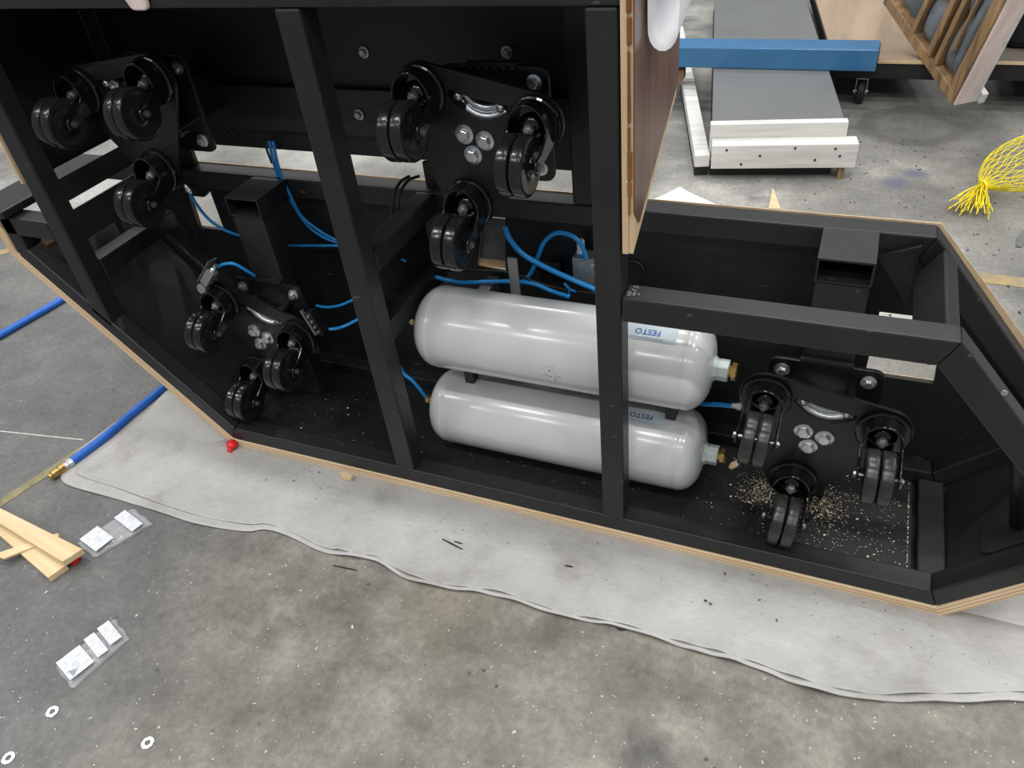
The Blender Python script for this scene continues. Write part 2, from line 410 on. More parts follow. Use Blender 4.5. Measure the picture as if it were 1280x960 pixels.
# far perimeter
cp('far_bottom_rail', MB().prism([(0.011, PL), (1.784, PL), (1.766, .075), (.029, .075)], D0, D1))
cp('far_chamfer_rail', MB().prism([(.011, PL), (.029, .075), (-.445, .580), (-.480, .554)], D0, D1))
cp('far_chamfer_rail', MB().prism([(1.784, PL), (1.766, .075), (1.940, .252), (1.972, .222)], D0, D1))
cp('far_side_rail', MB().prism([(-.480, .614), (-.480, .664), (1.650, .664), (1.626, .614)], D0, D1))
cp('far_chamfer_rail', MB().prism([(1.650, .664), (1.972, .275), (1.940, .245), (1.626, .614)], D0, D1))
# posts
cp('post', MB().box((.546, 0, .069), (.597, T, 1.146)))
cp('post', MB().box((1.089, 0, .069), (1.138, T, 1.146)))
cp('post', MB().prism([(-.306, .405), (-.255, .352), (-.255, 1.146), (-.306, 1.146)], 0, T))
cp('top_rail', MB().box((-.36, 0, 1.147), (1.142, T, 1.197)))
cp('far_post', MB().box((.935, D0, .665), (.985, D1, 1.15)))
cp('far_post', MB().box((-.306, D0, .665), (-.256, D1, 1.15)))
cp('far_top_rail', MB().box((-.306, D0, 1.147), (1.138, D1, 1.197)))
# depth tubes
cp('cross_tube', MB().box((.548, T + .001, .614), (.596, D0 - .001, .664)))
cp('cross_tube', MB().box((.548, T + .001, .440), (.596, D0 - .001, .490)))
cp('web_plate', MB().box((.552, T + .001, .491), (.556, D0 - .001, .613)), 'black_sheet', 0)
for z0, z1 in ((.703, .757), (.600, .679)): cp('side_strip', MB().box((-.262, T + .001, z0), (-.256, D0 - .001, z1)), 'black_paint', .001)
cp('cross_tube', MB().box((-.305, T + .001, .488), (-.256, D0 - .001, .539)))
cp('cross_tube', MB().box((1.742, T + .001, PL), (1.795, D0 - .001, .056)))
cp('cross_plate', MB().box((-.555, -.02, .669), (-.425, .33, .690)))
m_ = MB().prism([(1.622, .588), (1.664, .652), (1.690, .628), (1.654, .573)], T + .001, .315); cp('corner_tube', m_)
cp('corner_gusset', MB().prism([(1.555, .62), (1.625, .65), (1.625, .52)], .318, .326), 'black_sheet', 0)
# vertical tubes with open stubs that carry the lower caster units
for x0 in (.071, 1.450):
    cp('carrier_tube', MB().box((x0 + .002, .214, .046), (x0 + .098, .262, .612)))
    st = fill_holes([(x0, .614), (x0 + .1, .614), (x0 + .1, .664), (x0, .664)], [[(x0 + .004, .618), (x0 + .096, .618), (x0 + .096, .660), (x0 + .004, .660)]], .212, D0 - .001)
    link('stub_tube', st, 'black_paint', cart)
# sheets
cp('floor_sheet', MB().prism(rounded([(.03, .056), (1.733, .056), (1.733, .330), (.03, .330)], .012), PL, .046, 'Z'), 'black_sheet', .002)
m_, L_ = frame((.016, .19, .030), (-.455, .19, .540), (1, 0, 1))
make('chamfer_sheet', MB().box((.03, -.139, -.002), (L_ - .01, .139, .012)), 'black_sheet', cart, .002, False, m_)
m_, L_ = frame((1.80, .19, .036), (1.955, .19, .205), (-1, 0, 1))
make('chamfer_sheet', MB().prism(rounded([(.012, -.128), (L_, -.128), (L_, .128), (.012, .128)], .012), 0, .012, 'Z'), 'black_sheet', cart, .002, False, m_)
cp('corner_fillet', MB().prism([(-.02, .0262), (.06, .0262), (.06, .040), (-.005, .066), (-.03, .07)], .052, D0 - .002), 'black_sheet', 0)
cp('corner_fillet', MB().prism([(1.775, .0262), (1.815, .0262), (1.83, .05), (1.80, .045)], .052, D0 - .002), 'black_sheet', 0)
# far wall sheet with its openings
o_ = [(-.36, .44), (0.03, .04), (1.77, .04), (1.95, .24), (1.62, .65), (-.36, .65)]
hl = [[(-.232, .466), (-.138, .466), (-.138, .588), (-.168, .566), (-.225, .566)], [(.655, .447), (.735, .441), (.752, .610), (.690, .610)], [(1.585, .297), (1.722, .297), (1.706, .462), (1.585, .462)]]
link('back_sheet', fill_holes(o_, hl, D1 - .012, D1 - .002), 'black_sheet', cart)
cp('upper_back_sheet', MB().prism([(-.306, .724), (1.03, .724), (1.03, .93), (1.138, .985), (1.138, 1.146), (-.306, 1.146)], D1 - .012, D1 - .002), 'black_sheet', 0)
cp('backing_bar', MB().box((-.2, .355, .778), (.929, .370, .888)), 'black_paint', .003)
cp('backing_bar', MB().box((.93, .3555, .7785), (1.03, .3695, .8875)), 'black_paint', .003)
cp('gap_filler', MB().box((.56, .36, .665), (.66, .372, .724)), 'black_sheet', 0)
cp('gap_filler', MB().box((-.255, .36, .665), (-.14, .372, .724)), 'black_sheet', 0)
cp('top_shade_sheet', MB().box((-.36, .0, 1.198), (1.140, .40, 1.212)), 'black_sheet', 0)  # unseen cover, added to block light and keep the upper interior dark
cp('inner_side_sheet', MB().box((-.312, .052, .766), (-.306, D0 - .001, 1.146)), 'black_sheet', 0)
# bright specks of bare weld
for x, y, z in ((1.15, .03, .667), (.985, .345, .668)):
    mb = MB()
    for i in range(16): mb.lathe([(0, .0025), (.0025, .0015), (.0035, 0)], 7, 'Z', (x + random.uniform(-.006, .03) * random.random(), y + random.uniform(-.02, .012), z - .003))
    make('weld_bead', mb, 'strip_metal', cart, 0, True)
# plywood skins
def skin(a, b, name='plywood_skin', y0=-.002, y1=.392, t=PL - .001, up=(0, 0, 1), e0=0, e1=0):
    m, L = frame((a[0], 0, a[1]), (b[0], 0, b[1]), up)
    s = 1 if m.col[1].y > 0 else -1
    ys = sorted((y0 * s, y1 * s))
    yi = sorted((.004 * s, (y1 - .004) * s)); make('painted_face', MB().box((.03, yi[0], t + .0001), (L - .03, yi[1], t + .0008)), 'black_sheet', cart, 0, False, m)
    return make(name, MB().prism([(0, 0), (L, 0), (L - e1 * t, t), (e0 * t, t)], ys[0], ys[1]), 'plywood', cart, 0, False, m)
skin((0, .0006), (1.7955, .0006), e0=.44, e1=.44)
skin((0, .0007), (-.505, .548), up=(1, 0, 1), e0=.44)
skin((1.7956, .0007), (1.992, .215), up=(-1, 0, 1), e0=.44)
skin((-.482, .55), (-.482, .64), up=(-1, 0, 0), y1=.05)
cp('shade_board', MB().box((.62, .397, .462), (.78, .403, .578)), 'grey_board', 0)  # grey board added in place of the shadowed floor behind the opening
cp('backing_batten', MB().box((.62, .396, .440), (.78, .404, .460)), 'plywood_light', 0)
bp = fill_holes([(-.37, .445), (0.01, .03), (1.785, .03), (1.985, .24), (1.985, .285), (1.655, .666), (-.37, .666)], hl, D1 + .001, .3885)
link('back_plywood', bp, 'plywood_light', cart)
cp('side_plywood', MB().box((-.319, -.002, .766), (-.313, .392, 1.20)), 'plywood_light', 0)
# brown veneered board at the step
cp('board_core', MB().prism([(-.004, .757), (.296, .925), (.305, 1.33), (-.004, 1.33)], 1.143, 1.153, 'X'), 'plywood_light', 0)
cp('board_core', MB().prism([(-.001, .757), (.296, .925), (.305, 1.33), (-.001, 1.33)], 1.1535, 1.161, 'X'), 'plywood_light', 0)
cp('veneer_face', MB().prism([(-.001, .835), (.030, .80), (.298, .945), (.305, 1.33), (-.001, 1.33)], 1.1612, 1.1632, 'X'), 'brown_veneer', 0)
mb = MB(); z = .83
while z < 1.28:
    h = random.uniform(.015, .07); mb.box((1.1515 + random.uniform(0, .002), -.0055, z), (1.1600 - random.uniform(0, .003), -.0008, min(z + h, 1.29))); z += h + random.uniform(-.004, .012)
make('glue_drips', mb, 'glue_brown', cart, .0015)
# panel bolts on the far upper sheet
for px, py, yy in ((455, 65, .372), (634, 65, .372), (449, 143, .354)):
    p = onY(px, py, yy); make('panel_bolt', hexhead(MB(), (p.x, yy, p.z), .0085, .011, 'Y'), 'zinc_dull', cart, 0)
for px, py in ((285, 168), (299, 171), (296, 175)):
    p = onY(px, py, .372); make('rivet', MB().lathe([(0, -.004), (.005, -.002), (.006, 0), (0, 0)], 10, 'Y', (p.x, .373, p.z)), 'black_gloss', cart, 0, True)
# round bar and foot in the nose
mb = MB().tube([(1.842, .13, .395), (1.897, .13, .172)], .016, 14); make('round_bar', mb, 'black_paint', cart, 0, True)
m_, L_ = frame((1.858, .13, .112), (1.958, .13, .221), (-1, 0, 1))
ft = MB().prism(rounded([(-.01, -.045), (.11, -.045), (.11, .045), (-.01, .045)], .02), .001, .008, 'Z'); make('foot_plate', ft, 'black_paint', cart, .001, False, m_)
p = onY(1254, 479, .024); make('welded_nut', MB().lathe([(0, 0), (.005, 0), (.005, .002), (0, .002)], 12, 'Y', (p.x, -.0022, p.z)), 'zinc_dull', cart, 0)

# ------------------------------------------------------------------ triple caster units
YS = .12
RT = .133
def hull_plate(R, r, n=14):
    cs = [(R * cos(a), R * sin(a)) for a in (radians(150), radians(30), radians(-90))]
    pts = []
    for (cx, cy), mid in zip(cs, (150, 30, -90)):
        for k in range(n + 1):
            a = radians(mid + 60 - 120 * k / n); pts.append((cx + r * cos(a), cy + r * sin(a)))
    return pts
slot = []
for k in range(11): t = -1 + 2 * k / 10; slot.append((.060 * t, .080 + .004 * t * t))
for k in range(11): t = 1 - 2 * k / 10; slot.append((.061 * t, .043 + .031 * t * t))
ME_plate = fill_holes(hull_plate(RT, .054), [slot], .030, .038)
ME_brk = MB().prism(rounded([(-.11, -.11), (.11, -.11), (.11, .11), (-.11, .11)], .022), .080, .090).mesh('mounting_bracket')
ME_cbolt = hexhead(MB(), (0, 0, 0), .0125, .013, 'Y').mesh('bolt')
ME_bbolt = hexhead(MB(), (0, 0, 0), .010, .012, 'Y').mesh('bolt')
ME_stand = MB().lathe([(0, .0), (.011, 0), (.013, .002), (.013, .0415), (0, .0415)], 14, 'Y').mesh('standoff', False)
mb = MB().box((-.05, 0, 0), (.05, .012, .006))
ME_strip0 = mb.mesh('weld_strip')
for k in range(6): mb.lathe([(0, -.004), (.004, -.003), (.005, 0)], 8, 'Y', (-.042 + k * .017, 0, -.004))
ME_strip = mb.mesh('weld_strip')
mb = MB()                                               # steel cam seen through the slot
arc = [(.068 * sin(a), .054, .110 - .070 * cos(a)) for a in [radians(-50 + 100 * k / 14) for k in range(15)]]
mb.tube(arc, .012, 10); mb.tube([(p[0] * .85, p[1] + .002, p[2] + .016) for p in arc], .009, 8)
for s in (-1, 1): mb.lathe([(0, .034), (.008, .034), (.008, .05), (0, .05)], 6, 'Y', (s * .043, 0, .072))
ME_cam = mb.mesh('cam_spring', True)
ME_block = MB().box((-.05, .0905, -.06), (.03, .233, .03)).mesh('mounting_block')
# caster: swivel nut at origin, facing -Y, hanging down
def cheek():
    pr = [(.016, .0), (-.013, .0), (-.020, -.008), (-.034, -.018), (-.048, -.026), (-.060, -.028)]
    pr += [(-.060 - .014 * sin(a), -.042 + .014 * cos(a)) for a in [radians(30 * k) for k in range(1, 6)]]
    pr += [(-.060, -.056), (-.048, -.051), (-.030, -.044), (-.010, -.040), (.016, -.034)]
    return pr
mb = MB(); W_ = .037; AZ = .046 / .037
for s in (-1, 1): mb.prism(cheek(), s * W_ - .002, s * W_ + .002, 'X')
nA = 18; ro, ri = W_ + .002, W_ - .002; vs_ = []; fs_ = []
for k in range(nA + 1):
    a = pi * k / nA
    for rr, yy in ((ri, .016), (ro, .016), (ro, -.013), (ri, -.013)): vs_.append((rr * cos(a), yy, rr * sin(a) * AZ))
for k in range(nA):
    for j in range(4): fs_.append((4 * k + j, 4 * k + (j + 1) % 4, 4 * k + 4 + (j + 1) % 4, 4 * k + 4 + j))
mb.add(vs_, fs_)
mb.prism([(W_ * cos(pi * k / 14), W_ * sin(pi * k / 14) * AZ) for k in range(15)] + [(-W_, -.034), (W_, -.034)], .014, .018)
rim = [(W_, y, z) for y, z in cheek()[10:0:-1]] + [(W_ * cos(pi * k / 16), -.0135, W_ * sin(pi * k / 16) * AZ) for k in range(17)] + [(-W_, y, z) for y, z in cheek()[1:11]]
mb.tube(rim, .0026, 8)                                  # rolled edge of the fork
mb.lathe([(0, -.0385), (.006, -.0385), (.006, .0385), (0, .0385)], 10, 'X', (0, -.060, -.042))
ME_fork = mb.mesh('caster_fork')
for p_ in ME_fork.polygons: p_.use_smooth = len(p_.vertices) == 4 and p_.area < 2.5e-5
ME_race = MB().lathe([(0, .018), (.048, .018), (.051, .020), (.051, .025), (.046, .027), (.046, .0299), (0, .0299)], 32, 'Y').mesh('swivel_race', False)
mb = MB().lathe([(0, .001), (.012, .001), (.020, .006), (.026, .0135), (0, .0135)], 20, 'Y'); ME_dome = mb.mesh('swivel_dome', True)
mb = MB().lathe([(0, -.009), (.0095, -.009), (.0105, -.007), (.0105, .0015), (0, .0015)], 6, 'Y'); mb.lathe([(0, -.016), (.005, -.015), (.006, -.009), (0, -.009)], 10, 'Y'); ME_nut = mb.mesh('swivel_nut')
wp = [(.0, -.0100), (.014, -.0100), (.016, -.0115), (.019, -.0100), (.040, -.0105), (.044, -.0120)]
for k in range(7): a = radians(90 * k / 6); wp.append((.0495 + .0055 * sin(a), -.0066 - .0055 * cos(a)))
wp += [(r, -h) for r, h in reversed(wp)]
ME_wheel = MB().lathe(wp, 36, 'X').mesh('wheel', True); ME_wheel_d = MB().lathe(wp, 36, 'X').mesh('wheel', True)
ME_axle = MB().lathe([(0, -.0455), (.006, -.045), (.0075, -.044), (.0075, -.0393), (.005, -.0393), (.005, .0393), (.008, .0393), (.008, .0435), (.0045, .0435), (.004, .046), (0, .0465)], 8, 'X').mesh('axle_bolt')
def child(name, me, mat, par, loc=(0, 0, 0), rot=(0, 0, 0), bev=0):
    o = bpy.data.objects.new(name, me); col.objects.link(o); o.parent = par; o.location = loc; o.rotation_euler = rot
    if not me.materials: me.materials.append(MATS[mat])
    if bev:
        b = o.modifiers.new('bevel', 'BEVEL'); b.width = bev; b.segments = 2; b.limit_method = 'ANGLE'; b.angle_limit = radians(40)
    return o
units = (
    ('A', (-.0486, .8863), 7.6, (0.0, .895), 'black triple caster unit at the upper left, between the left post and the middle post'),
    ('B', (.8111, .8749), -12.5, (.84, .888), 'black triple caster unit hanging above the air tanks, silver cam in its slot'),
    ('C', (.0928, .2918), -20.8, (.121, .325), 'black triple caster unit low at the left with small air valves on both sides'),
    ('D', (1.4991, .2861), -10.1, (1.50, .325), 'black triple caster unit at the right end, sawdust around its wheels'))
swiv = {'A': (2, -3, 1), 'B': (-2, 2, 3), 'C': (3, -2, 2), 'D': (4, -2, 5)}
for key, (ux, uz), th, (bx, bz), lab in units:
    u = empty('caster_unit', (ux, YS, uz), lab, 'caster unit', 'triple caster units on the chassis')
    ra = radians(-th)
    pl = child('caster_plate', ME_plate, 'black_plate', u, (0, 0, 0), (0, ra, 0))
    for x, z in ((-.021, .007), (.022, .006), (0, -.029)): child('bolt', ME_cbolt, 'zinc', pl, (x, .030, z), (0, random.random(), 0))
    child('cam_spring', ME_cam, 'zinc', pl)
    bk = child('mounting_bracket', ME_brk, 'black_plate', u, (bx - ux, 0, bz - uz), (0, 0, 0), .002)
    for sx in (-1, 1):
        for sz in (-1, 1):
            child('bolt', ME_bbolt, 'zinc', bk, (sx * .082, .080, sz * .082), (0, random.random(), 0))
            child('standoff', ME_stand, 'black_gloss', bk, (sx * .056, .0385, sz * .050))
    child('weld_strip', ME_strip if key in 'AB' else ME_strip0, 'black_paint', bk, (0, .078, .110))
    if key in 'AB': child('mounting_block', ME_block, 'black_sheet', u, (bx - ux, 0, bz - uz))
    for i, a in enumerate((150, 30, -90)):
        x, z = RT * cos(radians(a)), RT * sin(radians(a)); c, s = cos(radians(th)), sin(radians(th))
        f = child('caster_fork', ME_fork, 'black_gloss', u, (x * c - z * s, 0, x * s + z * c), (0, radians(swiv[key][i]), 0), .001)
        child('swivel_race', ME_race, 'black_gloss', f); child('swivel_dome', ME_dome, 'black_gloss', f); child('swivel_nut', ME_nut, 'zinc_dull', f)
        child('axle_bolt', ME_axle, 'steel_dark', f, (0, -.060, -.042))
        for s_ in (-1, 1): child('wheel', ME_wheel_d if key == 'D' else ME_wheel, 'wheel_dusty' if key == 'D' else 'wheel_black', f, (s_ * .0136, -.060, -.042))

# ------------------------------------------------------------------ air tanks
R_T = .097
def arcprof(L):
    pr = [(0, 0), (.016, 0.0)]
    e = .052
    for k in range(1, 11):
        a = radians(90 * k / 10); pr.append((.016 + (R_T - .016) * sin(a) ** .8, e * (1 - cos(a))))
    pr += [(R_T - .0012, e + .004), (R_T, e + .008)]
    return pr + [(r, L - h) for r, h in reversed(pr)]
def text_mesh(s, size):
    cu = bpy.data.curves.new('lettering', 'FONT'); cu.body = s; cu.size = size; cu.align_x = 'CENTER'; cu.align_y = 'CENTER'; cu.resolution_u = 3; cu.offset = size * .012
    o = bpy.data.objects.new('lettering', cu); col.objects.link(o)
    dg = bpy.context.evaluated_depsgraph_get(); me = bpy.data.meshes.new_from_object(o.evaluated_get(dg))
    bpy.data.objects.remove(o); bpy.data.curves.remove(cu); return me
def tank(x0, x1, yc, zc, lab, lx, lang, ink, tm='tank_grey'):
    t = empty('air_tank', (x0, yc, zc - R_T), lab, 'air tank', 'grey air tanks in the chassis')
    L = x1 - x0
    o = make('tank_shell', MB().lathe(arcprof(L), 64, 'X'), tm, t, 0, True, Matrix.Translation((x0, yc, zc)))
    for h in (.060, L - .060): make('weld_seam', MB().lathe([(R_T - .001, h - .002), (R_T + .0006, h), (R_T - .001, h + .002), (R_T - .001, h - .002)], 64, 'X'), 'tank_grey', t, 0, True, Matrix.Translation((x0, yc, zc)))
    b = make('outlet_boss', MB().lathe([(0, L - .004), (.030, L - .004), (.026, L + .003), (.022, L + .008), (.0235, L + .010), (.0235, L + .030), (0, L + .030)], 8, 'X'), 'tank_boss', t, .001, False, Matrix.Translation((x0, yc, zc)))
    mb = MB().lathe([(0, L + .030), (.012, L + .030), (.012, L + .036), (.019, L + .036), (.019, L + .045), (.017, L + .047), (0, L + .047)], 6, 'X')
    make('brass_plug', mb, 'brass', b, 0, False, Matrix.Translation((x0, yc, zc)))
    b2 = make('inlet_boss', MB().lathe([(0, .006), (.024, .006), (.020, -.004), (0, -.004)], 20, 'X'), 'tank_boss', t, 0, False, Matrix.Translation((x0, yc, zc)))
    mb = MB().lathe([(0, -.004), (.010, -.004), (.010, -.010), (.0165, -.010), (.0165, -.019), (.009, -.020), (.009, -.024), (.0125, -.024), (.0125, -.033), (0, -.033)], 6, 'X')
    make('brass_fitting', mb, 'brass', b2, 0, False, Matrix.Translation((x0, yc, zc)))
    def wrap(u, v, r):                                  # u along tank, v around
        a = lang + v / R_T
        return (x0 + lx + u, yc - r * cos(a), zc + r * sin(a))
    vs, fs = [], []
    for i in range(11):
        for j in (0, 1): vs.append(wrap(-.055 + .11 * j, -.020 + .04 * i / 10, R_T + .0008))
    for i in range(10): fs.append((2 * i, 2 * i + 1, 2 * i + 3, 2 * i + 2))
    lb = make('paper_label', MB().add(vs, fs), 'tank_label', t, 0, True)
    me = text_mesh('FESTO', .019)
    for v in me.vertices:                               # upside down, as the tank lies
        v.co = wrap(-v.co.x - .005, -v.co.y * 1.0, R_T + .0014)
    tx = link('lettering', me, ink, lb)
    for k in range(3):
        vs = [wrap(-.05 + .045 * (k == 2), -.014 - .0025 * k, R_T + .0013), wrap(.03, -.014 - .0025 * k, R_T + .0013), wrap(.03, -.0132 - .0025 * k, R_T + .0013), wrap(-.05 + .045 * (k == 2), -.0132 - .0025 * k, R_T + .0013)]
        make('print_line', MB().add(vs, [(0, 1, 2, 3)]), 'ink_grey', lb)
    return t
simple('tank_label', (.52, .60, .64), .3, 0, .04, 10, 0)
def band(t, x, yc, zc, zb, mat='valve_metal'):
    mb = MB(); vs = []; n = 40
    for k in range(n + 1):
        a = 2 * pi * k / n
        for xx in (x - .012, x + .012):
            vs.append((xx, yc + (R_T + .001) * cos(a), zc + (R_T + .001) * sin(a)))
    return mb
t1 = tank(.603, 1.287, .170, .405, 'upper grey air tank lying on the lower one, brass plug at its end', .556, radians(71), 'ink_blue')
t2 = tank(.587, 1.279, .186, .1435, 'lower grey air tank lying on the black floor sheet under the other tank', .552, radians(79), 'ink_navy', 'tank_grey_clean')
for x in (.70, 1.20):                                   # cradles that hold the upper tank to the far wall
    make('cradle_bar', MB().box((x - .015, .272, .38), (x + .015, .372, .43)), 'valve_metal', t1, .002)
    make('cradle_foot', MB().box((x - .012, .168, .242), (x + .012, .198, .3085)), 'black_paint', t1, .002)
p = onY(648, 362, .28); make('tank_strap', MB().box((p.x - .012, .262, .44), (p.x + .012, .268, .555)), 'valve_metal', t1, .001)

# ------------------------------------------------------------------ pneumatic lines and valves
def line(pts, r, lab, mat='tube_blue', name='air_tube', cat='air tube', grp='blue air tubes inside the chassis'):
    o = make(name, MB().tube(spline(pts, 7), r, 8), mat, None, 0, True)
    return tag(o, lab, cat, grp)
q = lambda l: [onY(x, y, Y) for x, y, Y in l]
TR = .0042
line(q([(236, 238, .31), (246, 256, .31), (262, 275, .31), (282, 288, .31), (302, 295, .31)]), TR, 'blue air tube crossing the small opening left of the left carrier tube')
line(q([(336, 176, .35), (345, 212, .345), (362, 248, .34), (384, 281, .34), (404, 296, .34), (424, 304, .34)]), TR, 'left of two blue air tubes hanging down behind the middle post')
line(q([(341, 176, .34), (349, 212, .335), (364, 246, .33), (378, 271, .33), (402, 290, .33), (424, 302, .33)]), TR, 'right of two blue air tubes hanging down behind the middle post')
line(q([(334, 176, .35), (333, 185, .35), (340, 204, .35)]), .003, 'short black cable beside the pair of hanging blue tubes', 'rubber_black', 'cable', 'cable', 'black cables')
line(q([(361, 307, .33), (392, 307, .33), (424, 307, .33)]), .0035, 'straight level blue air tube left of the middle post')
line(q([(272, 334, .15), (280, 330, .155), (293, 330, .165), (308, 338, .18), (319, 345, .195)]), TR, 'short arched blue air tube above the low left caster unit')
line(q([(395, 382, .26), (408, 384, .26), (424, 382, .26), (444, 374, .26)]), .0038, 'upper of two blue air tubes right of the low left caster unit')
line(q([(405, 411, .17), (418, 411, .18), (432, 407, .2), (452, 397, .22)]), .0042, 'lower of two blue air tubes right of the low left caster unit')
line([(.44, .19, .408), (.50, .175, .406), (.570, .170, .405)], .005, 'blue air tube entering the brass fitting of the upper tank')
line(q([(498, 456, .19), (506, 468, .188), (518, 478, .186)]) + [Vector((.554, .186, .1435))], .005, 'blue air tube curving into the brass fitting of the lower tank')
line(q([(631, 284, .30), (638, 300, .30), (654, 318, .30), (680, 333, .30), (712, 348, .30), (745, 362, .30)]), .0065, 'thick blue air tube slanting down past the metal valve')
line(q([(646, 358, .325), (662, 344, .325), (672, 322, .325), (680, 303, .325), (694, 292, .325), (710, 293, .325), (724, 302, .325), (731, 316, .325), (733, 324, .325)]), .0055, 'blue air tube arching over and down into the metal valve')
line(q([(543, 346, .27), (575, 353, .275), (610, 352, .28), (642, 352, .29), (668, 355, .29), (690, 364, .29), (712, 371, .28)]), .0055, 'blue air tube running along the back of the upper tank')
line(q([(868, 503, .25), (880, 505, .22), (900, 506, .19), (919, 508, .165)]), .0055, 'blue air tube between the tanks and the right caster unit')
line(q([(560, 338, .30), (600, 338, .30), (640, 341, .30), (668, 352, .31), (705, 362, .31), (745, 367, .31)]), .0035, 'black cable running behind the top of the upper tank', 'rubber_black', 'cable', 'cable', 'black cables')
line(q([(490, 268, .25), (492, 245, .27), (500, 228, .30), (512, 220, .325)]), .0035, 'left black cable looped over the far rail beside the middle tube', 'rubber_black', 'cable', 'cable', 'black cables')
line(q([(497, 262, .25), (500, 242, .27), (510, 226, .30), (524, 220, .325)]), .0035, 'right black cable looped over the far rail beside the middle tube', 'rubber_black', 'cable', 'cable', 'black cables')
line(q([(776, 330, .368), (790, 326, .368), (802, 332, .368), (806, 345, .368), (802, 356, .368)]), .003, 'thin black cable curl behind the right rail beside the post', 'rubber_black', 'cable', 'cable', 'black cables')
def fitting(px, py, Y, lab, dirv=(1, 0, 0)):
    p = onY(px, py, Y); m, L = frame(p, p + Vector(dirv), (0, 0, 1))
    o = make('tube_fitting', MB().lathe([(0, -.012), (.006, -.012), (.0065, -.002), (.0085, -.002), (.0085, .008), (.006, .009), (.006, .014), (0, .014)], 10, 'X'), 'zinc', None, 0, False, m)
    return tag(o, lab, 'fitting', 'small tube fittings')
fitting(235, 236, .31, 'small metal fitting at the top of the tube by the left opening', (.4, 0, -.8))
fitting(922, 508, .16, 'small metal fitting on the tube at the right caster unit')
fitting(630, 281, .30, 'small metal fitting above the thick slanting blue tube', (0, 0, -1))
fitting(401, 410, .165, 'small metal fitting on the lower tube beside the low left caster unit')
# metal valve with white silencer
p = onY(719, 349, .34); v = empty('solenoid_valve', (p.x + .02, .345, p.z), 'silver valve block with white silencer behind the right post', 'valve')
make('valve_body', MB().box((p.x, .325, p.z), (p.x + .065, .369, p.z + .066)), 'valve_metal', v, .002)
make('silencer', MB().lathe([(0, .068), (.0105, .068), (.0105, .074), (.009, .075), (.009, .100), (.007, .103), (0, .103)], 14, 'Z', (p.x + .016, .345, p.z)), 'white_paper', v, 0, False)
make('port_collar', MB().lathe([(0, .0665), (.013, .0665), (.013, .071), (0, .071)], 14, 'Z', (p.x + .016, .345, p.z)), 'tube_blue', v)
for dx in (.022, .048): make('screw', MB().lathe([(0, -.002), (.004, -.002), (.0045, 0), (0, 0)], 10, 'Y', (p.x + dx, .325, p.z + .052)), 'zinc', v)
p = onY(690, 338, .36); v = empty('pressure_switch', (p.x, .36, p.z - .03), 'small black switch box on the far wall left of the silver valve', 'switch')
make('switch_body', MB().box((p.x - .028, .345, p.z - .03), (p.x + .028, .372, p.z + .03)), 'plastic_black', v, .004)
make('switch_knob', MB().lathe([(0, -.012), (.008, -.012), (.010, 0), (0, 0)], 12, 'Y', (p.x + .012, .345, p.z + .012)), 'plastic_black', v)
# valve at the left of the low left unit
p = onY(262, 345, .13); m, L = frame(p, p + Vector((.55, .1, .62)), (0, -1, .2))
v = empty('roller_valve', p, 'small silver roller valve at the upper left of the low left caster unit', 'valve')
make('valve_body', MB().box((-.028, -.012, -.012), (.022, .012, .012)), 'valve_metal', v, .0015, False, m)
make('valve_plate', MB().box((-.03, .0125, -.016), (.05, .0155, .016)), 'strip_metal', v, .001, False, m)
make('port', MB().lathe([(0, .022), (.008, .022), (.008, .030), (.0055, .032), (.0055, .044), (0, .044)], 10, 'X'), 'zinc', v, 0, False, m)
make('roller', MB().lathe([(0, -.007), (.014, -.007), (.014, .003), (0, .003)], 18, 'Z', (-.050, 0, .004)), 'zinc_dull', v, 0, False, m)
make('roller_arm', MB().box((-.05, -.004, -.006), (-.025, .004, -.002)), 'zinc_dull', v, 0, False, m)
line(q([(262, 340, .14), (252, 330, .17), (243, 322, .2)]), .002, 'thin black rod behind the roller valve', 'rubber_black', 'rod', 'rod', 'thin rods')
p = onY(394, 404, .15); v = empty('lever_valve', p, 'small black lever valve at the right of the low left caster unit', 'valve')
m, L = frame(p, p + Vector((.35, 0, -1)), (0, -1, 0))
make('valve_body', MB().box((-.035, -.008, -.018), (.035, .012, .008)), 'plastic_black', v, .002, False, m)
make('lever', MB().box((-.045, -.015, .0), (.03, -.011, .010)), 'zinc_dull', v, .001, False, m)
for k in range(4): make('screw', MB().lathe([(0, .008), (.004, .008), (.004, .012), (0, .012)], 8, 'Z', (-.026 + .016 * k, .002, 0)), 'zinc_dull', v, 0, False, m)
p = onY(393, 380, .15)
# blue cable ties
for px, py, Y, lab in ((500, 325, .20, 'blue cable tie in the dark gap right of the middle post'), (712, 363, .30, 'blue cable tie on the slanting tube below the silver valve')):
    p = onY(px, py, Y); mb = MB()
    mb.tube([p + Vector((-.012, 0, .018)), p + Vector((0, 0, .004)), p + Vector((-.004, 0, -.022))], .0035, 6); mb.tube([p + Vector((0, 0, .004)), p + Vector((.015, 0, -.002))], .003, 6)
    tag(make('cable_tie', mb, 'tube_blue', None, 0, True), lab, 'cable tie', 'blue cable ties')

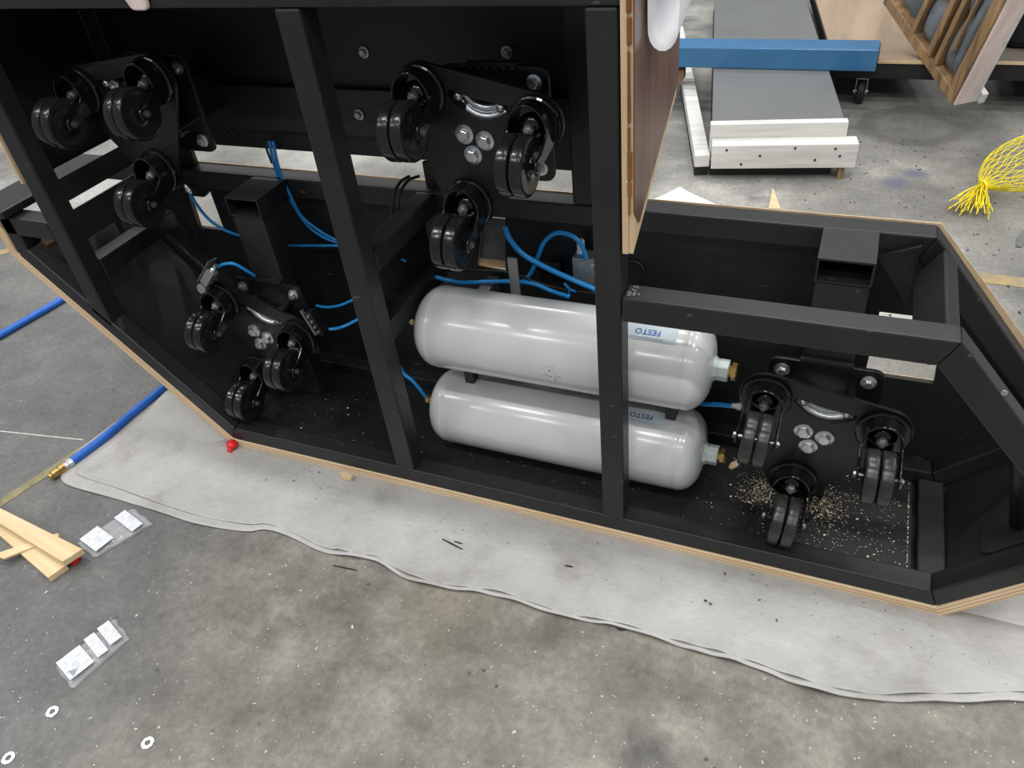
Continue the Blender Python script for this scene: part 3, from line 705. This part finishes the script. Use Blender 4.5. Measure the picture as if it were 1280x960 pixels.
# ------------------------------------------------------------------ foam sheets under the chassis
def sheet(name, edge, yback, lift, t, zb, lab, x_pad=None):
    """edge: front outline as floor points, sheet runs back to yback"""
    e = spline(edge, 6); n = len(e); rows = 10; vs = []; fs = []
    for i, p in enumerate(e):
        wob = .55 + .45 * sin(i * .61 + .4) * sin(i * .23 + 1.1)
        for j in range(rows + 1):
            s = (j / rows) ** 1.8
            tx = p.x if p.x > .3 else .3 - (.3 - p.x) * .45
            x = p.x + (tx - p.x) * s; y = p.y + (max(yback, p.y + .02) - p.y) * s
            d = sqrt((x - p.x) ** 2 + (y - p.y) ** 2)
            z = zb + lift * (1 if p.x > .5 else .35) * wob * math.exp(-(d / .03) ** 1.3)
            vs.append((x, y, z))
    for i in range(n - 1):
        for j in range(rows): a = i * (rows + 1) + j; fs.append((a, a + 1, a + rows + 2, a + rows + 1))
    o = make(name, MB().add(vs, fs), 'foam_sheet', None, 0, True)
    so = o.modifiers.new('thickness', 'SOLIDIFY'); so.thickness = t; so.offset = -1
    return tag(o, lab, 'foam sheet', 'foam sheets on the floor')
fr = [(207, 484), (165, 513), (125, 542), (95, 567), (78, 588), (77, 600), (92, 609), (150, 625), (205, 642), (250, 656), (308, 664), (332, 662), (365, 672), (400, 689), (440, 697), (470, 702), (508, 724), (560, 737), (600, 741), (640, 751), (690, 768), (740, 778), (776, 785), (830, 802), (868, 814), (905, 824), (940, 834), (985, 852), (1030, 866), (1090, 876), (1150, 878), (1210, 879), (1290, 878), (1400, 905)]
sheet('foam_sheet', [onZ(x, y, .004) for x, y in fr], .25, .010, .0025, .0035, 'large white foam sheet spread on the floor under the chassis')
fr2 = [(210, 486), (178, 520), (140, 552), (108, 578), (96, 592), (150, 611), (205, 631), (255, 646), (308, 655), (334, 655), (367, 666), (402, 683), (442, 692), (472, 697), (510, 719), (562, 732), (602, 736), (642, 746), (692, 763), (742, 774), (778, 781), (832, 797), (870, 808), (908, 818), (942, 828), (987, 845), (1032, 858), (1092, 868), (1152, 868), (1212, 867), (1290, 866), (1400, 890)]
sheet('foam_sheet', [onZ(x, y, .007) for x, y in fr2], .02, .010, .002, .0062, 'second white foam sheet lying on top of the large sheet, set back from its edge')
# white sheet behind the chassis
mb = MB().prism([(.70, .50), (1.25, .50), (1.32, 1.645), (1.05, 1.69), (.90, 1.795), (.858, 1.834), (.80, 1.735), (.66, 1.55)], .001, .005, 'Z')
tag(make('foam_sheet', mb, 'white_paper'), 'white pointed sheet lying on the floor behind the chassis', 'foam sheet', 'foam sheets on the floor')
p = onZ(967, 252, 0); m, L = frame(onZ(968, 262, .004), onZ(966, 238, .004))
tag(make('wood_sliver', MB().prism([(0, -.022), (L, -.002), (L, .002), (0, .022)], 0, .006, 'Z'), 'plywood_light', None, 0, False, m), 'pointed pinkish wood sliver on the floor behind the far rail', 'wood sliver')

# ------------------------------------------------------------------ hoses
def hose(pts, lab, fit_at=None):
    h = empty('air_hose', pts[0], lab, 'air hose', 'big blue air hoses')
    make('hose_body', MB().tube(spline(pts, 6), .0125, 14), 'hose_blue', h, 0, True)
    return h
hz = .0135
a0 = onZ(88, 578, hz); pts = [a0] + [onZ(x, y, hz) for x, y in ((110, 562), (135, 543), (170, 513), (205, 484), (250, 440), (300, 380))]
h = hose(pts, 'blue air hose with brass end running under the left chamfer')
m, L = frame(a0, a0 + (a0 - pts[1]), (0, 0, 1))
make('brass_ferrule', MB().lathe([(.0, -.004), (.014, -.004), (.014, .008), (.011, .009), (.011, .020), (0, .020)], 14, 'X'), 'zinc', h, 0, False, m)
make('brass_coupling', MB().lathe([(0, .020), (.0125, .020), (.0125, .034), (.010, .036), (.010, .042), (.0125, .043), (.0125, .056), (.0085, .058), (.0085, .066), (.004, .066), (0, .060)], 8, 'X'), 'brass', h, 0, False, m)
hose([onZ(x, y, hz) for x, y in ((-60, 450), (-20, 430), (0, 419), (40, 396), (78, 374), (120, 348))], 'blue air hose at the left edge passing behind the chassis')
def strip(name, a, b, wd, mat, lab, cat, grp=None, z=.0012):
    m, L = frame(Vector(a), Vector(b)); return tag(make(name, MB().box((0, -wd / 2, 0), (L, wd / 2, z)), mat, None, 0, False, m), lab, cat, grp)
z0 = .0003
strip('tape_strip', onZ(-10, 636, z0), onZ(190, 505, z0), .03, 'tape_olive', 'worn olive tape strip on the floor beside the hose with the brass end', 'floor tape', 'tape strips on the floor')
strip('tape_strip', onZ(1225, 347, z0), onZ(1300, 356, z0), .06, 'tape_orange', 'worn orange tape strip on the pale floor at the right edge', 'floor tape', 'tape strips on the floor')
strip('tape_strip', onZ(-20, 321, z0), onZ(12, 313, z0), .05, 'tape_orange', 'worn orange tape strip on the floor at the left edge', 'floor tape', 'tape strips on the floor')
strip('chalk_line', onZ(0, 539, z0), onZ(104, 550, z0), .004, 'flake_white', 'thin white line on the grey floor left of the hose', 'line', None, .0008)

# ------------------------------------------------------------------ pine offcuts at the left edge
def plank(quad, z0, z1, lab):
    """quad: top corners as photo points at height z1"""
    P4 = [onZ(x, y, z1) for x, y in quad]; c = sum(P4, Vector()) / 4
    m, L = frame(P4[0], P4[1])
    inv = m.inverted(); pl = [(inv @ p) for p in P4]
    o = make('pine_plank', MB().prism([(p.x, p.y) for p in pl], z0 - z1, 0, 'Z'), 'pine', None, .001, False, m)
    return tag(o, lab, 'plank', 'pine offcuts at the left edge')
plank([(-30, 643), (60, 722), (83, 706), (10, 660)][::1], .0008, .018, 'pine plank lying lowest, its cut end pointing right')
plank([(-12, 694), (5, 698), (74, 670), (72, 666)], .0182, .024, 'thin pine batten crossing between the two planks')
plank([(-40, 630), (78, 702), (103, 686), (-30, 620)], .0245, .042, 'top pine plank lying across the others, dark cut end')
p = onZ(95, 700, .006); tag(make('red_clip', MB().box((-.004, -.013, -.005), (.006, .013, .006)), 'red_plastic', None, .002, False, Matrix.Translation(p) @ Matrix.Rotation(.3, 4, 'Z')), 'small red plastic clip under the end of the top plank', 'clip')
p = onZ(291, 556, .016)
v = empty('red_spout', (p.x, p.y, 0), 'small red plastic plug at the lower left corner of the plywood', 'plug')
make('plug_head', MB().lathe([(0, -.010), (.014, -.008), (.016, 0), (.013, .008), (0, .010)], 12, 'Z', (p.x, -.016, .020)), 'red_plastic', v, 0, True)
make('plug_stem', MB().tube([(p.x, -.018, .016), (p.x + .002, -.036, .010)], .007, 10), 'red_plastic', v, 0, True)

# ------------------------------------------------------------------ plastic bags with labels
def bag(quad, labels, lab, hazard):
    c = [onZ(x, y, .004) for x, y in quad]                # near-left, near-right, far-right, far-left
    b = empty('plastic_bag', (c[0] + c[2]) / 2, lab, 'plastic bag', 'clear plastic bags on the floor')
    def uv(u, v, z=0):
        p = c[0] * (1 - u) * (1 - v) + c[1] * u * (1 - v) + c[2] * u * v + c[3] * (1 - u) * v
        return Vector((p.x, p.y, z))
    nu, nv = 10, 22; vs, fs = [], []
    rnd = [[random.uniform(-1, 1) for _ in range(nv + 1)] for _ in range(nu + 1)]
    for top in (0, 1):
        for i in range(nu + 1):
            for j in range(nv + 1):
                u, v = i / nu, j / nv; e = (sin(pi * u) * sin(pi * v)) ** .5 if 0 < i < nu and 0 < j < nv else 0
                z = .0015 + (top * (.010 * e + .0025 * rnd[i][j] * e))
                p = uv(u + .012 * sin(j * .9) * (1 if i in (0, nu) else 0), v + .01 * sin(i * 1.3), z); vs.append(p)
    o2 = (nu + 1) * (nv + 1)
    for i in range(nu):
        for j in range(nv):
            a = i * (nv + 1) + j; fs.append((a, a + 1, a + nv + 2, a + nv + 1)); fs.append((o2 + a, o2 + a + nv + 1, o2 + a + nv + 2, o2 + a + 1))
    make('film', MB().add(vs, fs), 'clear_film', b, 0, True)
    for k, (v0, v1, u0, u1) in enumerate(labels):
        P0, P1, P3 = uv(u0, v0, .0135), uv(u1, v0, .0135), uv(u0, v1, .0135)
        m, L = frame(P0, P1); hgt = (P3 - P0).length
        sg = 1 if (m.inverted() @ P3).y > 0 else -1
        s = make('paper_label', MB().box((0, min(0, sg * hgt), 0), (L, max(0, sg * hgt), .0004)), 'printed_label', b, 0, False, m)
        if hazard and k == 0:
            tr = MB().prism([(L * .62, sg * hgt * .12), (L * .95, sg * hgt * .16), (L * .80, sg * hgt * .45)], .0005, .0009, 'Z'); make('hazard_mark', tr, 'ink_grey', s, 0, False, m)
    return b
bag([(66, 834), (90, 863), (164, 797), (143, 770)], [(.06, .42, .06, .82), (.50, .66, .06, .86), (.72, .90, .06, .82)], 'crumpled clear plastic bag with three printed labels near the washers', True)
bag([(93, 679), (118, 698), (193, 654), (166, 633)], [(.08, .40, .10, .90), (.66, .86, .10, .95)], 'flat clear plastic bag with two labels beside the pine planks', False)

# ------------------------------------------------------------------ washers
for px, py, lab in ((66, 890, 'zinc washer lying on the floor just below the plastic bag'), (185, 929, 'zinc washer lying rightmost of the three on the floor'), (11, 948, 'zinc washer lying in the bottom left corner')):
    p = onZ(px, py, 0)
    mb = MB().lathe([(.0058, .0003), (.0125, .0003), (.0127, .001), (.0125, .0024), (.0058, .0024), (.0055, .001), (.0058, .0003)], 24, 'Z')
    o = bpy.data.objects.new('washer', mb.mesh('washer')); o.data.materials.append(MATS['zinc']); o.location = p; col.objects.link(o)
    tag(o, lab, 'washer', 'zinc washers on the floor')

# ------------------------------------------------------------------ small scraps that can be told apart
def scrap(name, a, b, wd, th, mat, lab, z=.0055):
    m, L = frame(onZ(*a, z), onZ(*b, z)); return tag(make(name, MB().prism([(0, -wd * .3), (L * .5, -wd * .5), (L, -wd * .2), (L, wd * .3), (L * .4, wd * .5), (0, wd * .2)], 0, th, 'Z'), mat, None, 0, False, m), lab, 'scrap')
scrap('wood_chip', (427, 594), (440, 600), .02, .010, 'pine', 'small wood chip at the edge of the plywood, left of the middle post', .010)
scrap('black_sliver', (553, 674), (578, 687), .004, .002, 'flake_dark', 'thin black sliver on the foam sheet below the middle post', .007)
scrap('black_sliver', (568, 677), (578, 680), .003, .002, 'flake_dark', 'tiny curved black shred beside the thin black sliver', .007)
scrap('black_sliver', (706, 707), (716, 709), .004, .002, 'flake_dark', 'short black shred on the foam sheet left of the right post', .007)
scrap('black_sliver', (416, 707), (446, 713), .003, .002, 'flake_dark', 'long dark shred on the grey floor just off the foam sheet', .001)
scrap('black_chip', (771, 784), (782, 787), .012, .006, 'flake_dark', 'small black block under the edge of the foam sheet', .001)
scrap('metal_strip', (1272, 309), (1286, 286), .03, .004, 'strip_metal', 'dark metal strip on the pale floor at the right edge', .001)
scrap('wood_chip', (912, 586), (924, 577), .018, .004, 'pine', 'small wood chip on the floor sheet left of the right caster unit', .048)
scrap('wood_chip', (296, 726), (300, 722), .004, .002, 'pine', 'tiny wood splinter on the grey floor below the foam sheet', .001) if False else None

def flakes(name, n, fn, mat, lab, cat, smin, smax, par=None):
    vs, fs = [], []
    for i in range(n):
        x, y, z = fn(); s = random.uniform(smin, smax) * (2.2 if random.random() < .06 else 1); a = random.uniform(0, pi); k = random.uniform(.25, .9)
        c, d = cos(a), sin(a); o = len(vs)
        for ux, uy in ((-s, -s * k), (s, -s * k * .7), (s * .8, s * k), (-s * .7, s * k * .8)): vs.append((x + ux * c - uy * d, y + ux * d + uy * c, z + random.uniform(.0006, .0016)))
        vs.append((x, y, z + .0003 + s * .35)); fs += [(o, o + 1, o + 4), (o + 1, o + 2, o + 4), (o + 2, o + 3, o + 4), (o + 3, o, o + 4)]
    me = bpy.data.meshes.new(name); me.from_pydata(vs, [], fs); o = link(name, me, mat)
    return tag(o, lab, cat, None, 'stuff')
def on_floor():
    while True:
        p = onZ(random.uniform(-20, 1300), random.uniform(470, 980), 0)
        if p.y < -.02: return p
flakes('dust_specks', 1000, on_floor, 'flake_white', 'pale specks of dust and splinters scattered over the floor', 'debris', .0007, .0023)
def on_far():
    p = onZ(random.uniform(830, 1300), random.uniform(140, 420), 0); return p if p.y > .42 else Vector((1.6, 1.2, 0))
flakes('dark_grit', 260, on_far, 'flake_dark', 'dark grit scattered over the pale floor behind the chassis', 'debris', .002, .006)
def on_foam():
    while True:
        x = random.uniform(-.1, 2.0); y = random.uniform(-.13, -.01)
        return Vector((x, y, .0085))
flakes('foam_specks', 160, on_foam, 'flake_dark', 'dark specks on the foam sheet in front of the chassis', 'debris', .0006, .0018)
def saw():
    r = random.random()
    if r < .35: return Vector((random.gauss(1.41, .025), random.gauss(.20, .03), .0465))
    if r < .55: return Vector((random.gauss(1.555, .025), random.gauss(.19, .03), .0465))
    return Vector((min(1.725, max(1.2, random.gauss(1.58, .13))), random.uniform(.062, .32), .0465))
flakes('sawdust', 1700, saw, 'sawdust', 'sawdust and chips strewn on the floor sheet around the right casters', 'sawdust', .0005, .0016)
def dust(): return Vector((random.uniform(.1, 1.2), random.uniform(.06, .32), .0465))
flakes('inner_specks', 160, dust, 'flake_white', 'pale dust specks on the black floor sheet', 'debris', .0007, .0016)

# ------------------------------------------------------------------ curled white paper at the top right of the board
mb = MB(); vs, fs = [], []
n = 26
for k in range(n + 1):
    t = k / n
    if t < .45: s = t / .45; cx, cz = 1.166 + .002 * s, 1.40 - .30 * s
    elif t < .75: a = pi * (t - .45) / .30; cx, cz = 1.190 - .022 * cos(a), 1.10 - .030 * sin(a)
    else: s = (t - .75) / .25; cx, cz = 1.212 + .006 * s, 1.10 + .30 * s
    for j in range(5): vs.append((cx, .04 + .048 * j + .03 * t, cz + .015 * j))
for k in range(n):
    for j in range(4): a = 5 * k + j; fs.append((a, a + 1, a + 6, a + 5))
o = make('paper_sheet', MB().add(vs, fs), 'white_paper', None, 0, True); so = o.modifiers.new('t', 'SOLIDIFY'); so.thickness = .0006
tag(o, 'white paper sheet curled over beside the brown board', 'paper')

p = onY(177, 3, -.004); tag(make('wood_shim', MB().prism(rounded([(-.022, -.012), (.014, -.012), (.026, .05), (-.05, .05)], .008), -.012, -.001), 'pink_timber', None, .003, False, Matrix.Translation((p.x, 0, p.z))), 'small pinkish wood piece against the front of the top rail', 'wood piece')

# ------------------------------------------------------------------ background: platform, beam, dollies, door, net bag
PR = Matrix.Translation((.95, 1.974, 0)) @ Matrix.Rotation(radians(10.5), 4, 'Z')
pf = empty('stage_platform', (.95, 1.974, 0), 'low grey stage platform edged with white timber behind the chassis', 'platform')
def pb(name, a, b, mat, bev=.002): return make(name, MB().box(a, b), mat, pf, bev, False, PR)
pb('base', (.0, .0, .0005), (.475, 2.4, .050), 'black_wood')
pb('board', (.0, .072, .140), (.508, 2.6, .196), 'grey_board')
pb('front_timber', (-.008, .028, .051), (.516, .071, .204), 'white_timber')
pb('front_timber', (.002, -.052, .051), (.553, .027, .148), 'white_timber')
for x_, z_ in ((.06, .13), (.19, .105), (.32, .135), (.47, .13), (.40, .085), (.49, .10), (.12, .07)): make('nail_head', MB().lathe([(0, -.002), (.005, -.002), (.005, 0), (0, 0)], 8, 'Y', (x_, -.0525, z_)), 'flake_dark', pf, 0, False, PR)
pb('board_edge', (.5085, .072, .06), (.520, 2.6, .17), 'black_wood')
pb('corner_bracket', (.495, -.04, .0), (.52, .0, .050), 'brown_wood')
mw = PR @ Matrix.Translation((-.034, -.03, 0)) @ Matrix.Rotation(radians(5.2), 4, 'Z')
make('side_timber', MB().box((-.030, 0, .05), (.030, 1.9, .100)), 'white_timber', pf, .002, False, mw @ Matrix.Identity(4))
make('side_foot', MB().box((-.026, .03, .0005), (.026, 1.9, .0495)), 'black_wood', pf, 0, False, mw)
p = onZ(853, 107, .1005)
tag(make('wood_block', MB().prism([(-.10, 0), (-.02, 0), (.004, .03), (.004, .075), (-.10, .075)], 0, .05, 'Y'), 'brown_wood', None, .003, False, Matrix.Translation((p.x, p.y, .1008))), 'brown wood block on the white side timber beside the brown board', 'wood block')
bm_ = empty('steel_beam', (1.0, 2.79, .2), 'blue square steel beam lying across the grey platform', 'beam')
me = MB(); 
simple('beam_blue', (.034, .155, .33), .3, 0, .12, 5, .02, .6)
st = MB().box((.30, 2.718, .197), (1.520, 2.868, .289)); make('beam_body', st, 'beam_blue', bm_, .004)
make('end_cap', MB().box((1.5205, 2.728, .207), (1.5235, 2.858, .279)), 'plastic_black', bm_, 0)
# dollies
def dolly(x0, x1, yf, top, mat, lab, casters, skew=0):
    d = empty('dolly', ((x0 + x1) / 2, yf + .5, 0), lab, 'dolly', 'wooden dollies in the background')
    sk = lambda y: skew * (y - yf)
    make('deck', MB().prism([(x0, yf), (x1, yf), (x1 + sk(yf + 1.6), yf + 1.6), (x0 + sk(yf + 1.6), yf + 1.6)], top - .016, top, 'Z'), mat, d, .001)
    make('deck_edge', MB().box((x0, yf - .003, top - .015), (x1, yf - .0005, top - .001)), 'pine', d, 0)
    make('side_frame', MB().prism([(x0, yf + .004), (x1, yf + .004), (x1 + sk(yf + 1.6), yf + 1.6), (x0 + sk(yf + 1.6), yf + 1.6)], top - .085, top - .0165, 'Z'), 'black_wood', d, .002)
    for cx, cy in casters:
        r = .055; zc = r
        wv = make('caster_fork', MB().prism([(cx - .026, zc - .01), (cx - .022, zc - .01), (cx - .022, top - .090), (cx + .022, top - .090), (cx + .022, zc - .01), (cx + .026, zc - .01), (cx + .026, top - .086), (cx - .026, top - .086)], cy - .02, cy + .02), 'zinc_dull', d)
        make('wheel', MB().lathe([(0, -.018), (r * .9, -.018), (r, -.012), (r, .012), (r * .9, .018), (0, .018)], 28, 'X', (cx, cy, zc)), 'rubber_black', wv, 0, False)
        make('axle', MB().lathe([(0, -.032), (.008, -.032), (.008, .032), (0, .032)], 8, 'X', (cx, cy, zc)), 'zinc', wv)
    return d
dolly(1.335, 1.80, 2.86, .205, 'deck_wood', 'dolly with a worn tan plywood deck behind the grey platform', [(1.475, 2.885)], -.17)
dolly(1.985, 3.2, 2.86, .21, 'deck_shaded', 'dolly at the top right edge behind the leaning door, shade in its deck colour', [(2.9, 2.95)])
mb = MB().prism(rounded([(2.02, 3.02), (3.0, 3.02), (3.0, 3.9), (2.02, 3.9)], .08), .211, .75, 'Z')  # plain black box filling the dark area above the right dolly
tag(make('black_box', mb, 'black_matte', None, .03), 'plain black box in the dark area above the right dolly', 'case')
# leaning door with padded panels
K = Vector((1.844, 2.68, .081)); Tq = Vector((1.704, 2.85, .206)); du = (Tq - K).normalized()
Vq = Vector((1.93, 2.60, .517)) - K; dv = Vq.normalized(); dw = du.cross(dv).normalized()
DM = Matrix(((du.x, dv.x, dw.x, K.x), (du.y, dv.y, dw.y, K.y), (du.z, dv.z, dw.z, K.z), (0, 0, 0, 1)))
dr = empty('padded_door', K, 'old padded door with brown bars and pinkish edge leaning on the dolly', 'door')
def dbake(mb): mb.v = [tuple(DM @ Vector(p)) for p in mb.v]; return mb
def db(name, a, b, mat, bev=.003): return make(name, dbake(MB().box(a, b)), mat, dr, bev)
db('edge_board', (-.014, .0, .012), (-.001, .80, .105), 'pink_timber')
db('edge_trim', (-.014, .0, .1055), (.0, .80, .128), 'white_timber')
db('corner_block', (-.03, .0, .129), (.03, .045, .160), 'white_timber')
db('bottom_rail', (.0, .0, .0), (.62, .045, .05), 'brown_wood')
db('stile', (.0, .046, .0), (.040, .80, .05), 'brown_wood')
db('bar', (.041, .046, .012), (.060, .80, .04), 'brown_wood')
db('bar', (.165, .046, -.004), (.190, .80, .04), 'brown_wood')
db('bar', (.215, .046, -.008), (.245, .80, .04), 'brown_wood')
db('bar', (.105, .16, -.012), (.118, .80, .006), 'brown_wood')
db('bar', (.36, .046, -.004), (.385, .80, .04), 'brown_wood')
db('back_board', (.0, .0, .0505), (.62, .80, .060), 'brown_wood', 0)
def pad(s0, s1, t0, t1, wdt=.045):
    vs, fs = [], []; n = 8
    for i in range(n + 1):
        for j in range(n + 1):
            u, v = i / n, j / n; e = (max(0, sin(pi * u)) * max(0, sin(pi * v))) ** .4
            vs.append((s0 + (s1 - s0) * u, t0 + (t1 - t0) * v, .048 - wdt * e))
    for i in range(n):
        for j in range(n): a = i * (n + 1) + j; fs.append((a, a + 1, a + n + 2, a + n + 1))
    make('pad', dbake(MB().add(vs, fs)), 'pad_grey', dr, 0, True)
pad(.061, .115, .05, .42); pad(.10, .165, .05, .27); pad(.061, .165, .43, .78); pad(.12, .165, .28, .42); pad(.246, .36, .05, .22); pad(.246, .30, .23, .5); pad(.30, .36, .23, .5); pad(.386, .60, .05, .4)
# yellow net bag
nb = empty('net_bag', (2.1, 2.1, 0), 'yellow plastic net sack gathered at its neck on the floor at right', 'net bag')
neck = onZ(1228, 234, .035); axis = Vector((.78, .56, 0)).normalized(); side = Vector((-axis.y, axis.x, 0))
def bodyp(s, a):
    # s 0..1 along, radius profile
    rad = .012 + .185 * (sin(pi * min(1, s * .62)) ** .62)
    c = neck + axis * (.46 * s); h = rad * .42
    zc = .012 + h * 1.0 + .02 * (1 - s) ** 4
    wr = 1 + .06 * sin(3 * a + 5 * s)
    return Vector((c.x, c.y, 0)) + side * (rad * cos(a) * wr) + Vector((0, 0, max(.003, zc + h * sin(a) * wr)))
mb = MB(); ns = 22
for hd in (-1, 1):
    for k in range(ns):
        a0 = 2 * pi * k / ns
        mb.tube([bodyp(s / 26, a0 + hd * 1.5 * (s / 26) ** .8 + .05 * sin(k * 7 + s)) for s in range(27)], .0016, 4, False)
make('net_body', mb, 'net_yellow', nb, 0, True)
mb = MB()
for k in range(40):
    a = random.uniform(radians(228), radians(278)); ln = random.uniform(.12, .20); dirv = Vector((cos(a), sin(a), 0))
    st = neck + Vector((random.uniform(-.012, .012), random.uniform(-.012, .012), random.uniform(-.012, .02)))
    en = neck + dirv * ln; en.z = random.uniform(.003, .05); md = (st + en) / 2 + Vector((0, 0, .012)) + side * random.uniform(-.012, .012)
    mb.tube(spline([st, md, en], 4), .0020, 4, False)
make('gathered_tail', mb, 'net_yellow', nb, 0, True)
tor = MB().tube([neck + side * .022 * cos(t) + Vector((0, 0, .022 * sin(t))) for t in [2 * pi * k / 14 for k in range(15)]], .005, 6); make('neck_tie', tor, 'net_yellow', nb, 0, True)
